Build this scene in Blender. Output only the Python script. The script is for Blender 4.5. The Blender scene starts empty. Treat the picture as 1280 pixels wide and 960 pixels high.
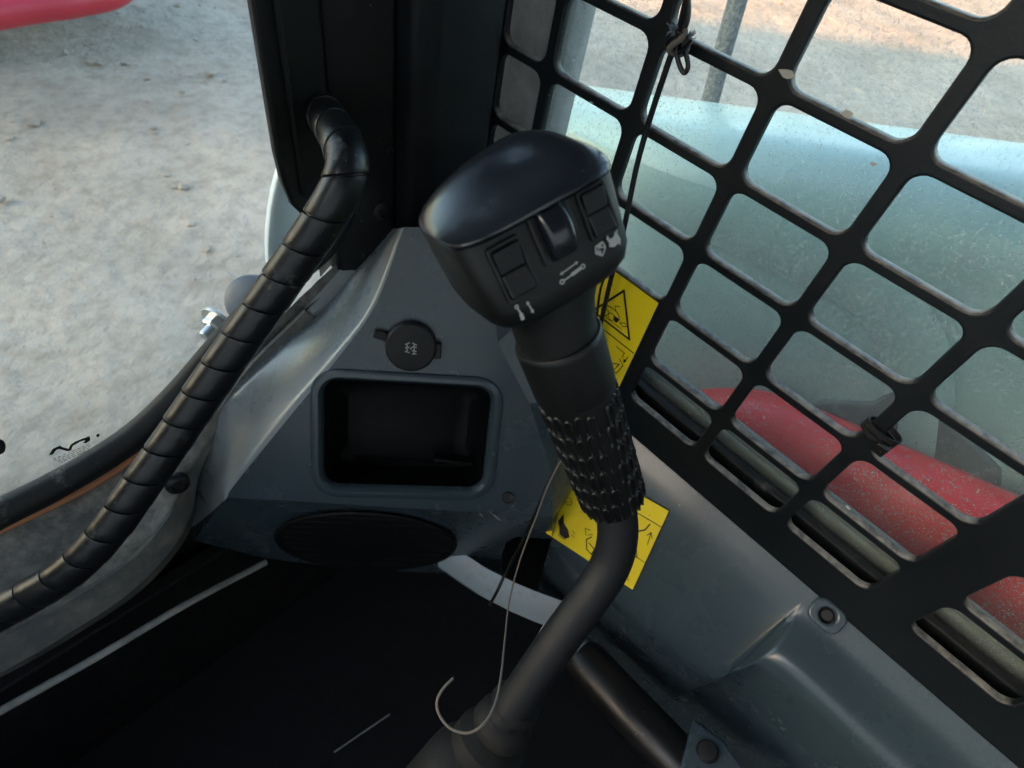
import bpy, bmesh, math, random
from mathutils import Vector, Matrix, noise
random.seed(7)
SC = bpy.context.scene
COL = SC.collection
R_ = math.radians
# ------------------------------------------------------------------ camera
CAM = Vector((0, 0, 1.5))                    # eye of the operator, ground at z = 0
FPX = 726.0                                  # focal length in pixels of a 1280 wide picture
AX = Vector((0.71147, -0.68458, 0.15861))    # picture right, down and forward in the world
AY = Vector((-0.45578, -0.62134, -0.63734))
AZ = Vector((0.53486, 0.38116, -0.75409))
cd = bpy.data.cameras.new('Camera'); cam = bpy.data.objects.new('Camera', cd); COL.objects.link(cam)
cd.sensor_width = 36; cd.lens = 36 * FPX / 1280; cd.clip_start = 0.01; cd.clip_end = 500
cam.matrix_world = Matrix(((AX.x, -AY.x, -AZ.x, CAM.x), (AX.y, -AY.y, -AZ.y, CAM.y), (AX.z, -AY.z, -AZ.z, CAM.z), (0, 0, 0, 1)))
cd.dof.use_dof = True; cd.dof.focus_distance = 0.42; cd.dof.aperture_fstop = 11.0
SC.camera = cam
# ------------------------------------------------------------------ sky, sun, exposure
SUN_EL, SUN_AZ = R_(14), math.atan2(-.978, .206)      # low evening sun on the left
w = bpy.data.worlds.new('World'); SC.world = w; w.use_nodes = True
nt = w.node_tree
sky = nt.nodes.new('ShaderNodeTexSky'); sky.sky_type = 'NISHITA'; sky.sun_disc = False
sky.sun_elevation = SUN_EL; sky.sun_rotation = SUN_AZ; sky.air_density = 1.0; sky.dust_density = 2.5; sky.ozone_density = 0.6
bg = nt.nodes['Background']; bg.inputs[1].default_value = 0.07
nt.links.new(sky.outputs[0], bg.inputs[0])
sd = bpy.data.lights.new('Sun', 'SUN'); sd.energy = 1.5; sd.angle = R_(0.6); sd.color = (1, .38, .10)
sun = bpy.data.objects.new('Sun', sd); COL.objects.link(sun)
sdir = Vector((math.sin(SUN_AZ) * math.cos(SUN_EL), math.cos(SUN_AZ) * math.cos(SUN_EL), math.sin(SUN_EL)))
sun.rotation_euler = (-sdir).to_track_quat('-Z', 'Y').to_euler(); sun.location = (-3, -4, 5)
vs = SC.view_settings
vs.view_transform = 'Standard'; vs.look = 'None'; vs.gamma = 1; vs.use_curve_mapping = False
vs.exposure = 3.68
try:
    SC.cycles.max_bounces = 6; SC.cycles.transparent_max_bounces = 12; SC.cycles.diffuse_bounces = 4; SC.cycles.glossy_bounces = 3
except Exception: pass
# ------------------------------------------------------------------ layout helpers
def ray(u, v): return AX * ((u - 640) / FPX) + AY * ((v - 480) / FPX) + AZ
def pt(u, v, d): return CAM + ray(u, v) * d
def onX(u, v, x): r = ray(u, v); return CAM + r * (x / r.x)
def onY(u, v, y): r = ray(u, v); return CAM + r * (y / r.y)
def onZ(u, v, z): r = ray(u, v); return CAM + r * ((z - CAM.z) / r.z)
def onP(u, v, P, N): r = ray(u, v); return CAM + r * ((P - CAM).dot(N) / r.dot(N))
# ------------------------------------------------------------------ object helpers
W = {}
def tag(o, label=None, cat=None, group=None, kind=None):
    if label: o['label'] = label
    if cat: o['category'] = cat
    if group: o['group'] = group
    if kind: o['kind'] = kind
    return o
def thing(name, label, cat, loc, group=None):
    o = bpy.data.objects.new(name, None); COL.objects.link(o); o.location = loc; o.empty_display_size = .02
    W[o] = Vector(loc); return tag(o, label, cat, group)
def finish(name, me, mat, parent=None, smooth=True, bevel=0, seg=3, sub=0, ang=30, hard=False):
    vs_ = [v.co.copy() for v in me.vertices]
    c = (Vector([min(v[i] for v in vs_) for i in range(3)]) + Vector([max(v[i] for v in vs_) for i in range(3)])) / 2
    me.transform(Matrix.Translation(-c))
    if mat: me.materials.append(mat)
    o = bpy.data.objects.new(name, me); COL.objects.link(o); W[o] = c
    o.location = c - (W[parent] if parent else Vector((0, 0, 0)))
    if parent: o.parent = parent
    if bevel:
        m = o.modifiers.new('Bevel', 'BEVEL'); m.width = bevel; m.segments = seg; m.limit_method = 'ANGLE'; m.angle_limit = R_(ang)
        m.harden_normals = hard
    if sub:
        m = o.modifiers.new('Sub', 'SUBSURF'); m.levels = sub; m.render_levels = sub
    if smooth:
        for p in me.polygons: p.use_smooth = True
        if not sub: 
            try: me.set_sharp_from_angle(angle=R_(40 if not bevel else 60))
            except Exception: pass
    return o
def mesh(name, verts, faces, mat, parent=None, **k):
    me = bpy.data.meshes.new(name); me.from_pydata([tuple(v) for v in verts], [], faces); me.update()
    b = bmesh.new(); b.from_mesh(me); bmesh.ops.recalc_face_normals(b, faces=b.faces); b.to_mesh(me); b.free()
    return finish(name, me, mat, parent, **k)
def bm_obj(name, bm, mat, parent=None, **k):
    me = bpy.data.meshes.new(name); bmesh.ops.recalc_face_normals(bm, faces=bm.faces); bm.to_mesh(me); bm.free()
    return finish(name, me, mat, parent, **k)
def box(name, lo, hi, mat, parent=None, bevel=.003, **k):
    x0, y0, z0 = lo; x1, y1, z1 = hi
    v = [(x0, y0, z0), (x1, y0, z0), (x1, y1, z0), (x0, y1, z0), (x0, y0, z1), (x1, y0, z1), (x1, y1, z1), (x0, y1, z1)]
    f = [(0, 3, 2, 1), (4, 5, 6, 7), (0, 1, 5, 4), (1, 2, 6, 5), (2, 3, 7, 6), (3, 0, 4, 7)]
    return mesh(name, v, f, mat, parent, bevel=bevel, **k)
def crom(P, n=8):
    P = [Vector(p) for p in P]; Q = [P[0] * 2 - P[1]] + P + [P[-1] * 2 - P[-2]]; out = []
    for i in range(1, len(Q) - 2):
        a, b, c, d = Q[i - 1:i + 3]
        for k in range(n):
            t = k / n
            out.append(.5 * ((2 * b) + (c - a) * t + (2 * a - 5 * b + 4 * c - d) * t * t + (3 * b - a - 3 * c + d) * t ** 3))
    out.append(P[-1]); return out
def frames(P):
    T = [(P[min(i + 1, len(P) - 1)] - P[max(i - 1, 0)]).normalized() for i in range(len(P))]
    n = T[0].orthogonal().normalized(); F = []
    for t in T:
        n = (n - t * n.dot(t)).normalized(); F.append((t, n, t.cross(n)))
    return F
def tube_data(P, r, seg=12, cap=True):
    F = frames(P); V = []; Fc = []
    for i, (p, (t, n, b)) in enumerate(zip(P, F)):
        rr = r[i] if isinstance(r, (list, tuple)) else r
        for k in range(seg):
            a = 2 * math.pi * k / seg; V.append(p + (n * math.cos(a) + b * math.sin(a)) * rr)
    for i in range(len(P) - 1):
        for k in range(seg):
            Fc.append((i * seg + k, i * seg + (k + 1) % seg, (i + 1) * seg + (k + 1) % seg, (i + 1) * seg + k))
    if cap:
        Fc.append(tuple(range(seg - 1, -1, -1))); Fc.append(tuple((len(P) - 1) * seg + k for k in range(seg)))
    return V, Fc
def tube(name, P, r, mat, parent=None, seg=12, smooth_n=0, **k):
    P = [Vector(p) for p in P]
    if smooth_n: P = crom(P, smooth_n)
    V, F = tube_data(P, r, seg); return mesh(name, V, F, mat, parent, **k)
def lathe(name, O, axis, prof, mat, parent=None, seg=32, cap0=True, cap1=True, **k):
    """prof: list of (radius, distance along axis)"""
    a = Vector(axis).normalized(); n = a.orthogonal().normalized(); b = a.cross(n); V = []; F = []
    for (r, h) in prof:
        for s in range(seg):
            t = 2 * math.pi * s / seg; V.append(Vector(O) + a * h + (n * math.cos(t) + b * math.sin(t)) * r)
    for i in range(len(prof) - 1):
        for s in range(seg): F.append((i * seg + s, i * seg + (s + 1) % seg, (i + 1) * seg + (s + 1) % seg, (i + 1) * seg + s))
    if cap0: F.append(tuple(range(seg - 1, -1, -1)))
    if cap1: F.append(tuple((len(prof) - 1) * seg + s for s in range(seg)))
    return mesh(name, V, F, mat, parent, **k)
def rrect(x0, y0, x1, y1, r, n=6):
    out = []
    for cx, cy, a0 in ((x1 - r, y1 - r, 0), (x0 + r, y1 - r, 90), (x0 + r, y0 + r, 180), (x1 - r, y0 + r, 270)):
        for k in range(n + 1):
            a = R_(a0 + 90 * k / n); out.append((cx + r * math.cos(a), cy + r * math.sin(a)))
    return out
def plate(name, loops, O, U, V, thick, mat, parent=None, bevel=.001, bres=2, **k):
    """flat plate with holes: loops[0] outline, others holes, in (U, V) coordinates about O; centred on the plane"""
    cu = bpy.data.curves.new(name, 'CURVE'); cu.dimensions = '2D'; cu.fill_mode = 'BOTH'
    cu.extrude = max(thick / 2 - bevel, 0); cu.bevel_depth = bevel; cu.bevel_resolution = bres; cu.offset = -bevel
    for L in loops:
        s = cu.splines.new('POLY'); s.points.add(len(L) - 1); s.use_cyclic_u = True
        for p, q in zip(s.points, L): p.co = (q[0], q[1], 0, 1)
    o = bpy.data.objects.new('tmp', cu); COL.objects.link(o)
    dg = bpy.context.evaluated_depsgraph_get(); me = bpy.data.meshes.new_from_object(o.evaluated_get(dg))
    bpy.data.objects.remove(o); bpy.data.curves.remove(cu); me.name = name
    U = Vector(U).normalized(); V = Vector(V).normalized(); N = U.cross(V)
    M = Matrix(((U.x, V.x, N.x, O[0]), (U.y, V.y, N.y, O[1]), (U.z, V.z, N.z, O[2]), (0, 0, 0, 1)))
    me.transform(M); me.materials.clear()
    return finish(name, me, mat, parent, **k)
# ------------------------------------------------------------------ materials
def mat(name, col, rough=.5, metal=0, bump=0, bscale=200, var=0, vscale=8, dust=0, dustcol=(.35, .33, .30), dscale=30, spec=.5, coat=0, specks=0, spscale=260, spcol=(.6, .58, .54), rvar=.07, settle=0):
    m = bpy.data.materials.new(name); m.use_nodes = True; n = m.node_tree.nodes; L = m.node_tree.links
    b = n['Principled BSDF']; b.inputs['Roughness'].default_value = rough; b.inputs['Metallic'].default_value = metal
    b.inputs['Specular IOR Level'].default_value = spec; b.inputs['Coat Weight'].default_value = coat
    tc = n.new('ShaderNodeTexCoord'); geo = n.new('ShaderNodeNewGeometry')
    cur = None
    def mixc(fac, a, bcol):
        x = n.new('ShaderNodeMix'); x.data_type = 'RGBA'
        if fac is not None: L.new(fac, x.inputs[0])
        for sock, val in ((x.inputs[6], a), (x.inputs[7], bcol)):
            if hasattr(val, 'is_linked'): L.new(val, sock)
            else: sock.default_value = (*val, 1)
        return x.outputs[2]
    def nz(scale, detail=4, rough_=.6):
        t = n.new('ShaderNodeTexNoise'); t.inputs['Scale'].default_value = scale; t.inputs['Detail'].default_value = detail
        t.inputs['Roughness'].default_value = rough_; L.new(geo.outputs['Position'], t.inputs['Vector']); return t.outputs[0]
    def ramp(s, lo, hi, v0=0, v1=1):
        r = n.new('ShaderNodeMapRange'); r.inputs[1].default_value = lo; r.inputs[2].default_value = hi
        r.inputs[3].default_value = v0; r.inputs[4].default_value = v1; L.new(s, r.inputs[0]); return r.outputs[0]
    col_out = col
    if var:
        col_out = mixc(ramp(nz(vscale), .3, .7), tuple(c * (1 - var) for c in col), tuple(min(1, c * (1 + var)) for c in col))
    rough_s = ramp(nz(60 if not var else vscale * 3, 5), .3, .7, max(0, rough - rvar), min(1, rough + rvar))
    if dust:
        f = ramp(nz(dscale, 8, .7), .62 - dust * .3, .85 - dust * .2, 0, .85)
        col_out = mixc(f, col_out, dustcol)
        ad = n.new('ShaderNodeMath'); ad.operation = 'MULTIPLY_ADD'; L.new(f, ad.inputs[0]); ad.inputs[1].default_value = .4; L.new(rough_s, ad.inputs[2]); ad.use_clamp = True
        rough_s = ad.outputs[0]
    if specks:
        vz = n.new('ShaderNodeTexVoronoi'); vz.inputs['Scale'].default_value = spscale; L.new(geo.outputs['Position'], vz.inputs['Vector'])
        big = ramp(nz(25, 3), .38, .62)
        sp = ramp(vz.outputs['Distance'], .06, .16, 1, 0)
        sep = n.new('ShaderNodeSeparateColor'); L.new(vz.outputs['Color'], sep.inputs[0])
        keep = ramp(sep.outputs[0], 1 - specks, 1 - specks + .02)
        m1 = n.new('ShaderNodeMath'); m1.operation = 'MULTIPLY'; L.new(sp, m1.inputs[0]); L.new(keep, m1.inputs[1])
        m2 = n.new('ShaderNodeMath'); m2.operation = 'MULTIPLY'; L.new(m1.outputs[0], m2.inputs[0]); L.new(big, m2.inputs[1])
        col_out = mixc(m2.outputs[0], col_out, spcol)
    if settle:
        sn = n.new('ShaderNodeSeparateXYZ'); L.new(geo.outputs['Normal'], sn.inputs[0])
        up_ = ramp(sn.outputs[2], .35, .85); br_ = ramp(nz(120, 5), .35, .6, .25, 1)
        m3 = n.new('ShaderNodeMath'); m3.operation = 'MULTIPLY'; L.new(up_, m3.inputs[0]); L.new(br_, m3.inputs[1])
        m4 = n.new('ShaderNodeMath'); m4.operation = 'MULTIPLY'; L.new(m3.outputs[0], m4.inputs[0]); m4.inputs[1].default_value = settle
        col_out = mixc(m4.outputs[0], col_out, (.34, .31, .27))
    if hasattr(col_out, 'is_linked'): L.new(col_out, b.inputs['Base Color'])
    else: b.inputs['Base Color'].default_value = (*col, 1)
    L.new(rough_s, b.inputs['Roughness'])
    if bump:
        bp = n.new('ShaderNodeBump'); bp.inputs['Strength'].default_value = bump; bp.inputs['Distance'].default_value = .001
        L.new(nz(bscale, 5), bp.inputs['Height']); L.new(bp.outputs[0], b.inputs['Normal'])
    return m
def glass(name, dust_lo, dust_hi, dmax, tint=(.95, .98, .97), base=.03, streak=0):
    m = bpy.data.materials.new(name); m.use_nodes = True; n = m.node_tree.nodes; L = m.node_tree.links; n.remove(n['Principled BSDF'])
    out = n['Material Output']; geo = n.new('ShaderNodeNewGeometry')
    tr = n.new('ShaderNodeBsdfTransparent'); tr.inputs[0].default_value = (*tint, 1)
    gl = n.new('ShaderNodeBsdfGlossy'); gl.inputs['Roughness'].default_value = .02
    fr = n.new('ShaderNodeFresnel'); fr.inputs[0].default_value = 1.3
    mx = n.new('ShaderNodeMixShader'); L.new(fr.outputs[0], mx.inputs[0]); L.new(tr.outputs[0], mx.inputs[1]); L.new(gl.outputs[0], mx.inputs[2])
    df = n.new('ShaderNodeBsdfDiffuse'); df.inputs[0].default_value = (.55, .55, .52, 1)
    tl = n.new('ShaderNodeBsdfTranslucent'); tl.inputs[0].default_value = (.50, .50, .47, 1)
    dm = n.new('ShaderNodeMixShader'); dm.inputs[0].default_value = .55; L.new(df.outputs[0], dm.inputs[1]); L.new(tl.outputs[0], dm.inputs[2])
    def nz(scale, detail, dist=0):
        t = n.new('ShaderNodeTexNoise'); t.inputs['Scale'].default_value = scale; t.inputs['Detail'].default_value = detail; t.inputs['Roughness'].default_value = .65
        t.inputs['Distortion'].default_value = dist
        mp = n.new('ShaderNodeMapping'); mp.inputs['Scale'].default_value = (1, 1, 1); L.new(geo.outputs['Position'], mp.inputs[0]); L.new(mp.outputs[0], t.inputs['Vector']); return t.outputs[0]
    def ramp(s, lo, hi, v0, v1):
        r = n.new('ShaderNodeMapRange'); r.inputs[1].default_value = lo; r.inputs[2].default_value = hi; r.inputs[3].default_value = v0; r.inputs[4].default_value = v1; L.new(s, r.inputs[0]); return r.outputs[0]
    def math_(op, a, b_):
        x = n.new('ShaderNodeMath'); x.operation = op; x.use_clamp = True
        for s, v in ((x.inputs[0], a), (x.inputs[1], b_)):
            if hasattr(v, 'is_linked'): L.new(v, s)
            else: s.default_value = v
        return x.outputs[0]
    large = ramp(nz(9, 3, .5), dust_lo, dust_hi, .25, 1)
    fine = ramp(nz(420, 3, 1.0), .57, .70, 0, 1)
    scr = ramp(nz(90, 7, 4), .60, .68, 0, .7)
    f = math_('MULTIPLY', large, math_('MAXIMUM', fine, scr))
    f = math_('ADD', math_('MULTIPLY', f, dmax), base)
    mm = n.new('ShaderNodeMixShader'); L.new(f, mm.inputs[0]); L.new(mx.outputs[0], mm.inputs[1]); L.new(dm.outputs[0], mm.inputs[2])
    L.new(mm.outputs[0], out.inputs[0]); return m
M = dict(
    console=mat('console_plastic', (.040, .062, .076), .27, spec=.65, rvar=.015, var=.015, vscale=5, specks=.03, spscale=160),
    console_sheen=mat('console_plastic_sheen', (.23, .275, .30), .27, spec=.8, rvar=.02, dust=.6, dustcol=(.38, .365, .34), dscale=5),  # pale base and beige patches stand in for reflected sky light
    console_dark=mat('console_liner', (.004, .005, .006), .55, spec=.25, bump=.1, bscale=900),
    blackp=mat('black_plastic', (.005, .0055, .006), .38, bump=.08, bscale=1200, specks=.05),
    cap=mat('satin_cap', (.011, .014, .020), .22, spec=.8, bump=.02, bscale=1500),
    face=mat('switch_face', (.006, .007, .0075), .45, bump=.1, bscale=1500),
    button=mat('switch_button', (.010, .011, .013), .5, bump=.1, bscale=1200),
    rubber=mat('black_rubber', (.006, .007, .008), .62, bump=.15, bscale=700, dust=.12),
    grip=mat('grip_rubber', (.005, .0055, .006), .45),
    tubep=mat('lever_paint', (.005, .0065, .009), .55, spec=.35, bump=.08, bscale=700),
    guard=mat('guard_powdercoat', (.006, .0085, .011), .42, bump=.25, bscale=500, specks=.22, spscale=230, settle=.75),
    guardedge=mat('chipped_paint', (.45, .43, .38), .7),
    frame=mat('cab_black_paint', (.005, .0055, .006), .45, bump=.05, bscale=300, specks=.04),
    trim=mat('pillar_trim', (.006, .0075, .010), .45, bump=.12, bscale=1100),
    hose=mat('spiral_wrap', (.009, .010, .012), .35, bump=.12, bscale=500, dust=.05, specks=.05),
    sill=mat('dusty_sill', (.12, .12, .115), .7, bump=.6, bscale=260, dust=.75, dustcol=(.46, .44, .38), dscale=45, var=.3, vscale=30),
    flange=mat('sill_flange', (.13, .14, .14), .6, bump=.2, bscale=260, dust=.6, dustcol=(.34, .30, .24), dscale=40),
    jamb=mat('jamb_paint', (.34, .37, .38), .35, bump=.05, bscale=200, dust=.2),
    seallip=mat('seal_lip', (.55, .24, .12), .45, dust=.1),
    mattrim=mat('mat_edge', (.30, .30, .28), .8, bump=.3, bscale=400, var=.3, vscale=40),
    floor=mat('floor_rubber', (.006, .0065, .007), .7, spec=.3, bump=.8, bscale=90, dust=.4, dustcol=(.022, .020, .017), dscale=22),
    steel=mat('bright_steel', (.62, .66, .68), .25, metal=1, bump=.05, bscale=300),
    palemetal=mat('pale_painted_metal', (.30, .37, .41), .32, bump=.15, bscale=150, dust=.25, dustcol=(.25, .2, .15), dscale=90),
    speaker=mat('speaker_black', (.005, .006, .006), .65, spec=.25),
    zinc=mat('zinc_bolt', (.5, .53, .54), .38, metal=1),
    rail=mat('window_rail', (.22, .22, .2), .5, metal=.4, bump=.4, bscale=150, dust=.6, dustcol=(.24, .22, .18), dscale=60),
    yellow=mat('sticker_yellow', (.88, .68, .01), .45, bump=.05, bscale=300, specks=.25, spscale=150, spcol=(.25, .16, .02), var=.05, vscale=20),
    ink=mat('print_black', (.012, .011, .008), .5),
    white=mat('print_white', (.42, .43, .42), .6),
    boom=mat('boom_paint', (.38, .53, .49), .33, bump=.05, bscale=30, var=.07, vscale=5, dust=.15, dustcol=(.40, .44, .41), dscale=12),
    boom_shade=mat('boom_shade_grey', (.10, .115, .11), .6, bump=.1, bscale=60, dust=.3, dscale=20),
    deepred=mat('deep_red_paint', (.42, .008, .030), .4, bump=.05, bscale=30),
    red=mat('red_paint', (.78, .016, .026), .36, bump=.08, bscale=60, dust=.16, dustcol=(.30, .16, .13), dscale=18),
    dustypost=mat('dusty_post', (.06, .07, .08), .8, dust=.6, dustcol=(.38, .37, .34), dscale=160, bump=.5, bscale=260),
    windowpost=mat('window_post_paint', (.20, .20, .195), .7, dust=.6, dustcol=(.36, .35, .32), dscale=60, bump=.3, bscale=260),
    bluepaint=mat('pale_blue_paint', (.50, .60, .66), .35, dust=.1),
    navy=mat('navy_rubber', (.05, .075, .11), .5, bump=.05, bscale=200),
    wire=mat('wire_jacket', (.012, .012, .012), .3),
    string=mat('twine', (.19, .16, .13), .8, bump=.5, bscale=2500),
    fray=mat('frayed_fibre', (.22, .26, .30), .7),
    roof=mat('roof_liner', (.06, .06, .06), .8, bump=.2, bscale=200),
    shade_wall_mat=mat('shade_wall_pale', (.62, .60, .56), .85, bump=.5, bscale=20, var=.15, vscale=1.5),  # pale so the added wall bounces skylight into the cab
    tyre=mat('tyre_rubber', (.02, .02, .02), .8, bump=.5, bscale=30),
    glass_front=glass('front_glass', .45, .8, .05, base=.012),
    glass_side=glass('dusty_glass', .35, .65, .75, tint=(.92, .98, .97), base=.085),
)
# ground material: packed sandy earth
def ground_mat():
    m = bpy.data.materials.new('packed_sand'); m.use_nodes = True; n = m.node_tree.nodes; L = m.node_tree.links; b = n['Principled BSDF']
    geo = n.new('ShaderNodeNewGeometry'); b.inputs['Roughness'].default_value = .95; b.inputs['Specular IOR Level'].default_value = .15
    def nz(s, d, r=.6, dist=0):
        t = n.new('ShaderNodeTexNoise'); t.inputs['Scale'].default_value = s; t.inputs['Detail'].default_value = d; t.inputs['Roughness'].default_value = r; t.inputs['Distortion'].default_value = dist
        L.new(geo.outputs['Position'], t.inputs['Vector']); return t.outputs[0]
    r1 = n.new('ShaderNodeValToRGB'); L.new(nz(1.6, 8, .62, .4), r1.inputs[0])
    e = r1.color_ramp.elements; e[0].position = .3; e[0].color = (.38, .335, .27, 1); e[1].position = .72; e[1].color = (.58, .515, .425, 1)
    r2 = n.new('ShaderNodeValToRGB'); L.new(nz(14, 6, .7), r2.inputs[0])
    e = r2.color_ramp.elements; e[0].position = .36; e[0].color = (.62, .61, .59, 1); e[1].position = .56; e[1].color = (1.0, 1.0, 1.0, 1)
    x = n.new('ShaderNodeMix'); x.data_type = 'RGBA'; x.blend_type = 'MULTIPLY'; x.inputs[0].default_value = .6
    L.new(r1.outputs[0], x.inputs[6]); L.new(r2.outputs[0], x.inputs[7]); L.new(x.outputs[2], b.inputs['Base Color'])
    bp = n.new('ShaderNodeBump'); bp.inputs['Strength'].default_value = 1.0; bp.inputs['Distance'].default_value = .05
    L.new(nz(9, 8, .65), bp.inputs['Height']); L.new(bp.outputs[0], b.inputs['Normal']); return m
M['ground'] = ground_mat()
# ================================================================== the setting
def build_ground():
    bm = bmesh.new()
    xs = [-60, -30, -15, -8, -5] + [-3 + .09 * i for i in range(0, 167)] + [14, 18, 25, 40, 60]
    ys = [-60, -30, -15, -8, -4, -2, -1] + [-.2 + .09 * i for i in range(0, 74)] + [7.5, 9, 12, 18, 30, 60]
    G = []
    for y in ys:
        row = []
        for x in xs:
            z = .035 * noise.noise(Vector((x * .7, y * .7, 1))) + .02 * noise.noise(Vector((x * 2.6, y * 2.6, 4))) + .012 * noise.noise(Vector((x * 7, y * 7, 9)))
            if x < -5 or x > 13 or y < -1 or y > 7: z = 0
            row.append(bm.verts.new((x, y, z)))
        G.append(row)
    for j in range(len(ys) - 1):
        for i in range(len(xs) - 1): bm.faces.new((G[j][i], G[j][i + 1], G[j + 1][i + 1], G[j + 1][i]))
    o = bm_obj('ground', bm, M['ground']); tag(o, 'pale grey packed sandy ground outside the cab', 'ground', kind='structure')
    # loose stones and clods, far too many to count
    bm = bmesh.new(); rnd = random.Random(3)
    for _ in range(650):
        if rnd.random() < .7: x, y = rnd.uniform(-.6, 3.2), rnd.uniform(1.3, 5.6)
        else: x, y = rnd.uniform(2, 12), rnd.uniform(.2, 5.5)
        s = min(.04, .005 + rnd.expovariate(1 / .007)); Mx = Matrix.Translation((x, y, s * .3)) @ Matrix.Rotation(rnd.uniform(0, 6), 4, 'Z') @ Matrix.Diagonal((s, s * rnd.uniform(.6, 1), s * rnd.uniform(.4, .7), 1))
        r = bmesh.ops.create_icosphere(bm, subdivisions=1, radius=1, matrix=Mx)
        for v in r['verts']: v.co += Vector((rnd.uniform(-1, 1), rnd.uniform(-1, 1), rnd.uniform(-1, 1))) * s * .16
    o = bm_obj('gravel', bm, M['ground']); tag(o, 'small loose stones and clods scattered on the sandy ground', 'gravel', kind='stuff')
build_ground()
# long wall added out of view to put the yard in shade
def shade_wall():
    n = Vector((.58, .82, 0)); d = Vector((.82, -.58, 0)); c = n * -3.0; H = 5.18
    V = [c + d * a + n * b + Vector((0, 0, h)) for a in (-32, 32) for b in (0, -.25) for h in (-.1, H)]
    o = mesh('shade_wall', V, [(0, 1, 3, 2), (4, 6, 7, 5), (0, 4, 5, 1), (2, 3, 7, 6), (1, 5, 7, 3), (0, 2, 6, 4)], M['shade_wall_mat'], bevel=.02)
    tag(o, 'long pale wall added out of view to cast the shade', 'wall')
shade_wall()
exec_parts = []
# ------------------------------------------------------------------ red machine far in front
def red_machine():
    c = onZ(0, 0, .45); t = thing('parked_machine', 'bright red rounded bumper of a machine parked across the yard', 'machine', (c.x - .3, c.y + .1, 0))
    P = [onZ(-160, 40, .42), onZ(-60, 26, .42), onZ(30, 11, .42), onZ(95, 2, .42), onZ(150, -14, .42), onZ(175, -60, .44)]
    tube('bumper', P, .055, M['deepred'], t, seg=16, smooth_n=8)
    b = onZ(20, -20, .4)
    mesh('chassis', [(b.x - 1.6, b.y + .10, .38), (b.x + .55, b.y + .12, .38), (b.x + .6, b.y + 1.6, .38), (b.x - 1.6, b.y + 1.6, .38),
                     (b.x - 1.6, b.y + .10, .9), (b.x + .55, b.y + .12, .9), (b.x + .6, b.y + 1.6, .9), (b.x - 1.6, b.y + 1.6, .9)],
         [(0, 3, 2, 1), (4, 5, 6, 7), (0, 1, 5, 4), (1, 2, 6, 5), (2, 3, 7, 6), (3, 0, 4, 7)], M['tyre'], t, bevel=.04)
    for sx in (-1.1, .2):
        lathe('wheel', (b.x + sx, b.y + .95, .3), (1, 0, 0), [(.16, -.1), (.29, -.09), (.3, -.05), (.3, .05), (.29, .09), (.16, .1)], M['tyre'], t)
red_machine()
# ================================================================== the loader around the cab
# ---- boom beside the cab: a rounded box beam that rises towards the rear
def boom():
    t = thing('loader_boom', 'pale mint painted loader boom behind the dusty side window', 'boom', (.75, .2, .6))
    ne = [onX(640, 175, .64), onX(900, 243, .64), onX(1100, 262, .64), onX(1280, 285, .64), onX(1420, 300, .64)]
    A = onX(700, 140, .64); Bp = onX(1280, 240, .64); d = (Bp - A)
    secs = []
    for s in (-.9, -.45, 0, .25, .5, .75, 1, 1.4, 1.9):
        p = A + d * s; secs.append((p.y, p.z))
    prof = []
    wdt, hgt, r = .24, .60, .075
    for cx, cz, a0, a1, n in ((wdt - r, -r, 0, 90, 8), (r, -r, 90, 180, 8), (.02, -hgt + .02, 180, 270, 3), (wdt - .02, -hgt + .02, 270, 360, 3)):
        rr = r if cz == -r else .02
        for k in range(n + 1):
            a = R_(a0 + (a1 - a0) * k / n); prof.append((cx + rr * math.cos(a), cz + rr * math.sin(a)))
    V = []; F = []; n = len(prof)
    for (y, z) in secs:
        for (x, h) in prof: V.append((.62 + x, y, z + h))
    for i in range(len(secs) - 1):
        for k in range(n): F.append((i * n + k, i * n + (k + 1) % n, (i + 1) * n + (k + 1) % n, (i + 1) * n + k))
    F += [tuple(range(n)), tuple((len(secs) - 1) * n + k for k in range(n - 1, -1, -1))]
    mesh('beam', V, F, M['boom'], t)
    # welded doubler plate edge running along the inner side, bending down
    P = [onX(u, v, .615) for u, v in ((690, 190), (795, 240), (915, 288), (1030, 338), (1085, 370), (1120, 410), (1138, 455), (1140, 520), (1135, 570))]
    pts = crom(P, 6); V = []; F = []; out = Vector((-1, 0, 0))
    Fm = frames(pts)
    for p, (tt, nn, bb) in zip(pts, Fm):
        side = tt.cross(out).normalized()
        for a, b in ((-.036, -.001), (-.022, .0025), (-.006, .0035), (.012, .002), (.026, -.001)):
            V.append(p + side * a + out * b)
    for i in range(len(pts) - 1):
        for k in range(4): F.append((i * 5 + k, i * 5 + k + 1, (i + 1) * 5 + k + 1, (i + 1) * 5 + k))
    mesh('weld_plate', V, F, M['boom'], t)
    q = [(985, 520), (1025, 503), (1088, 505), (1115, 490), (1138, 462), (1160, 500), (1250, 590), (1250, 660), (985, 640)]  # dark grey sheet stands in for the shadow under the boom
    V = [onX(u, v, .613) for u, v in q] + [onX(u, v, .613) + Vector((.02, 0, 0)) for u, v in q]; n = len(q)
    mesh('shade_plate', V, [tuple(range(n)), tuple(range(2 * n - 1, n - 1, -1))] + [(i, n + i, n + (i + 1) % n, (i + 1) % n) for i in range(n)], M['boom_shade'], t, bevel=.003)
boom()
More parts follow.
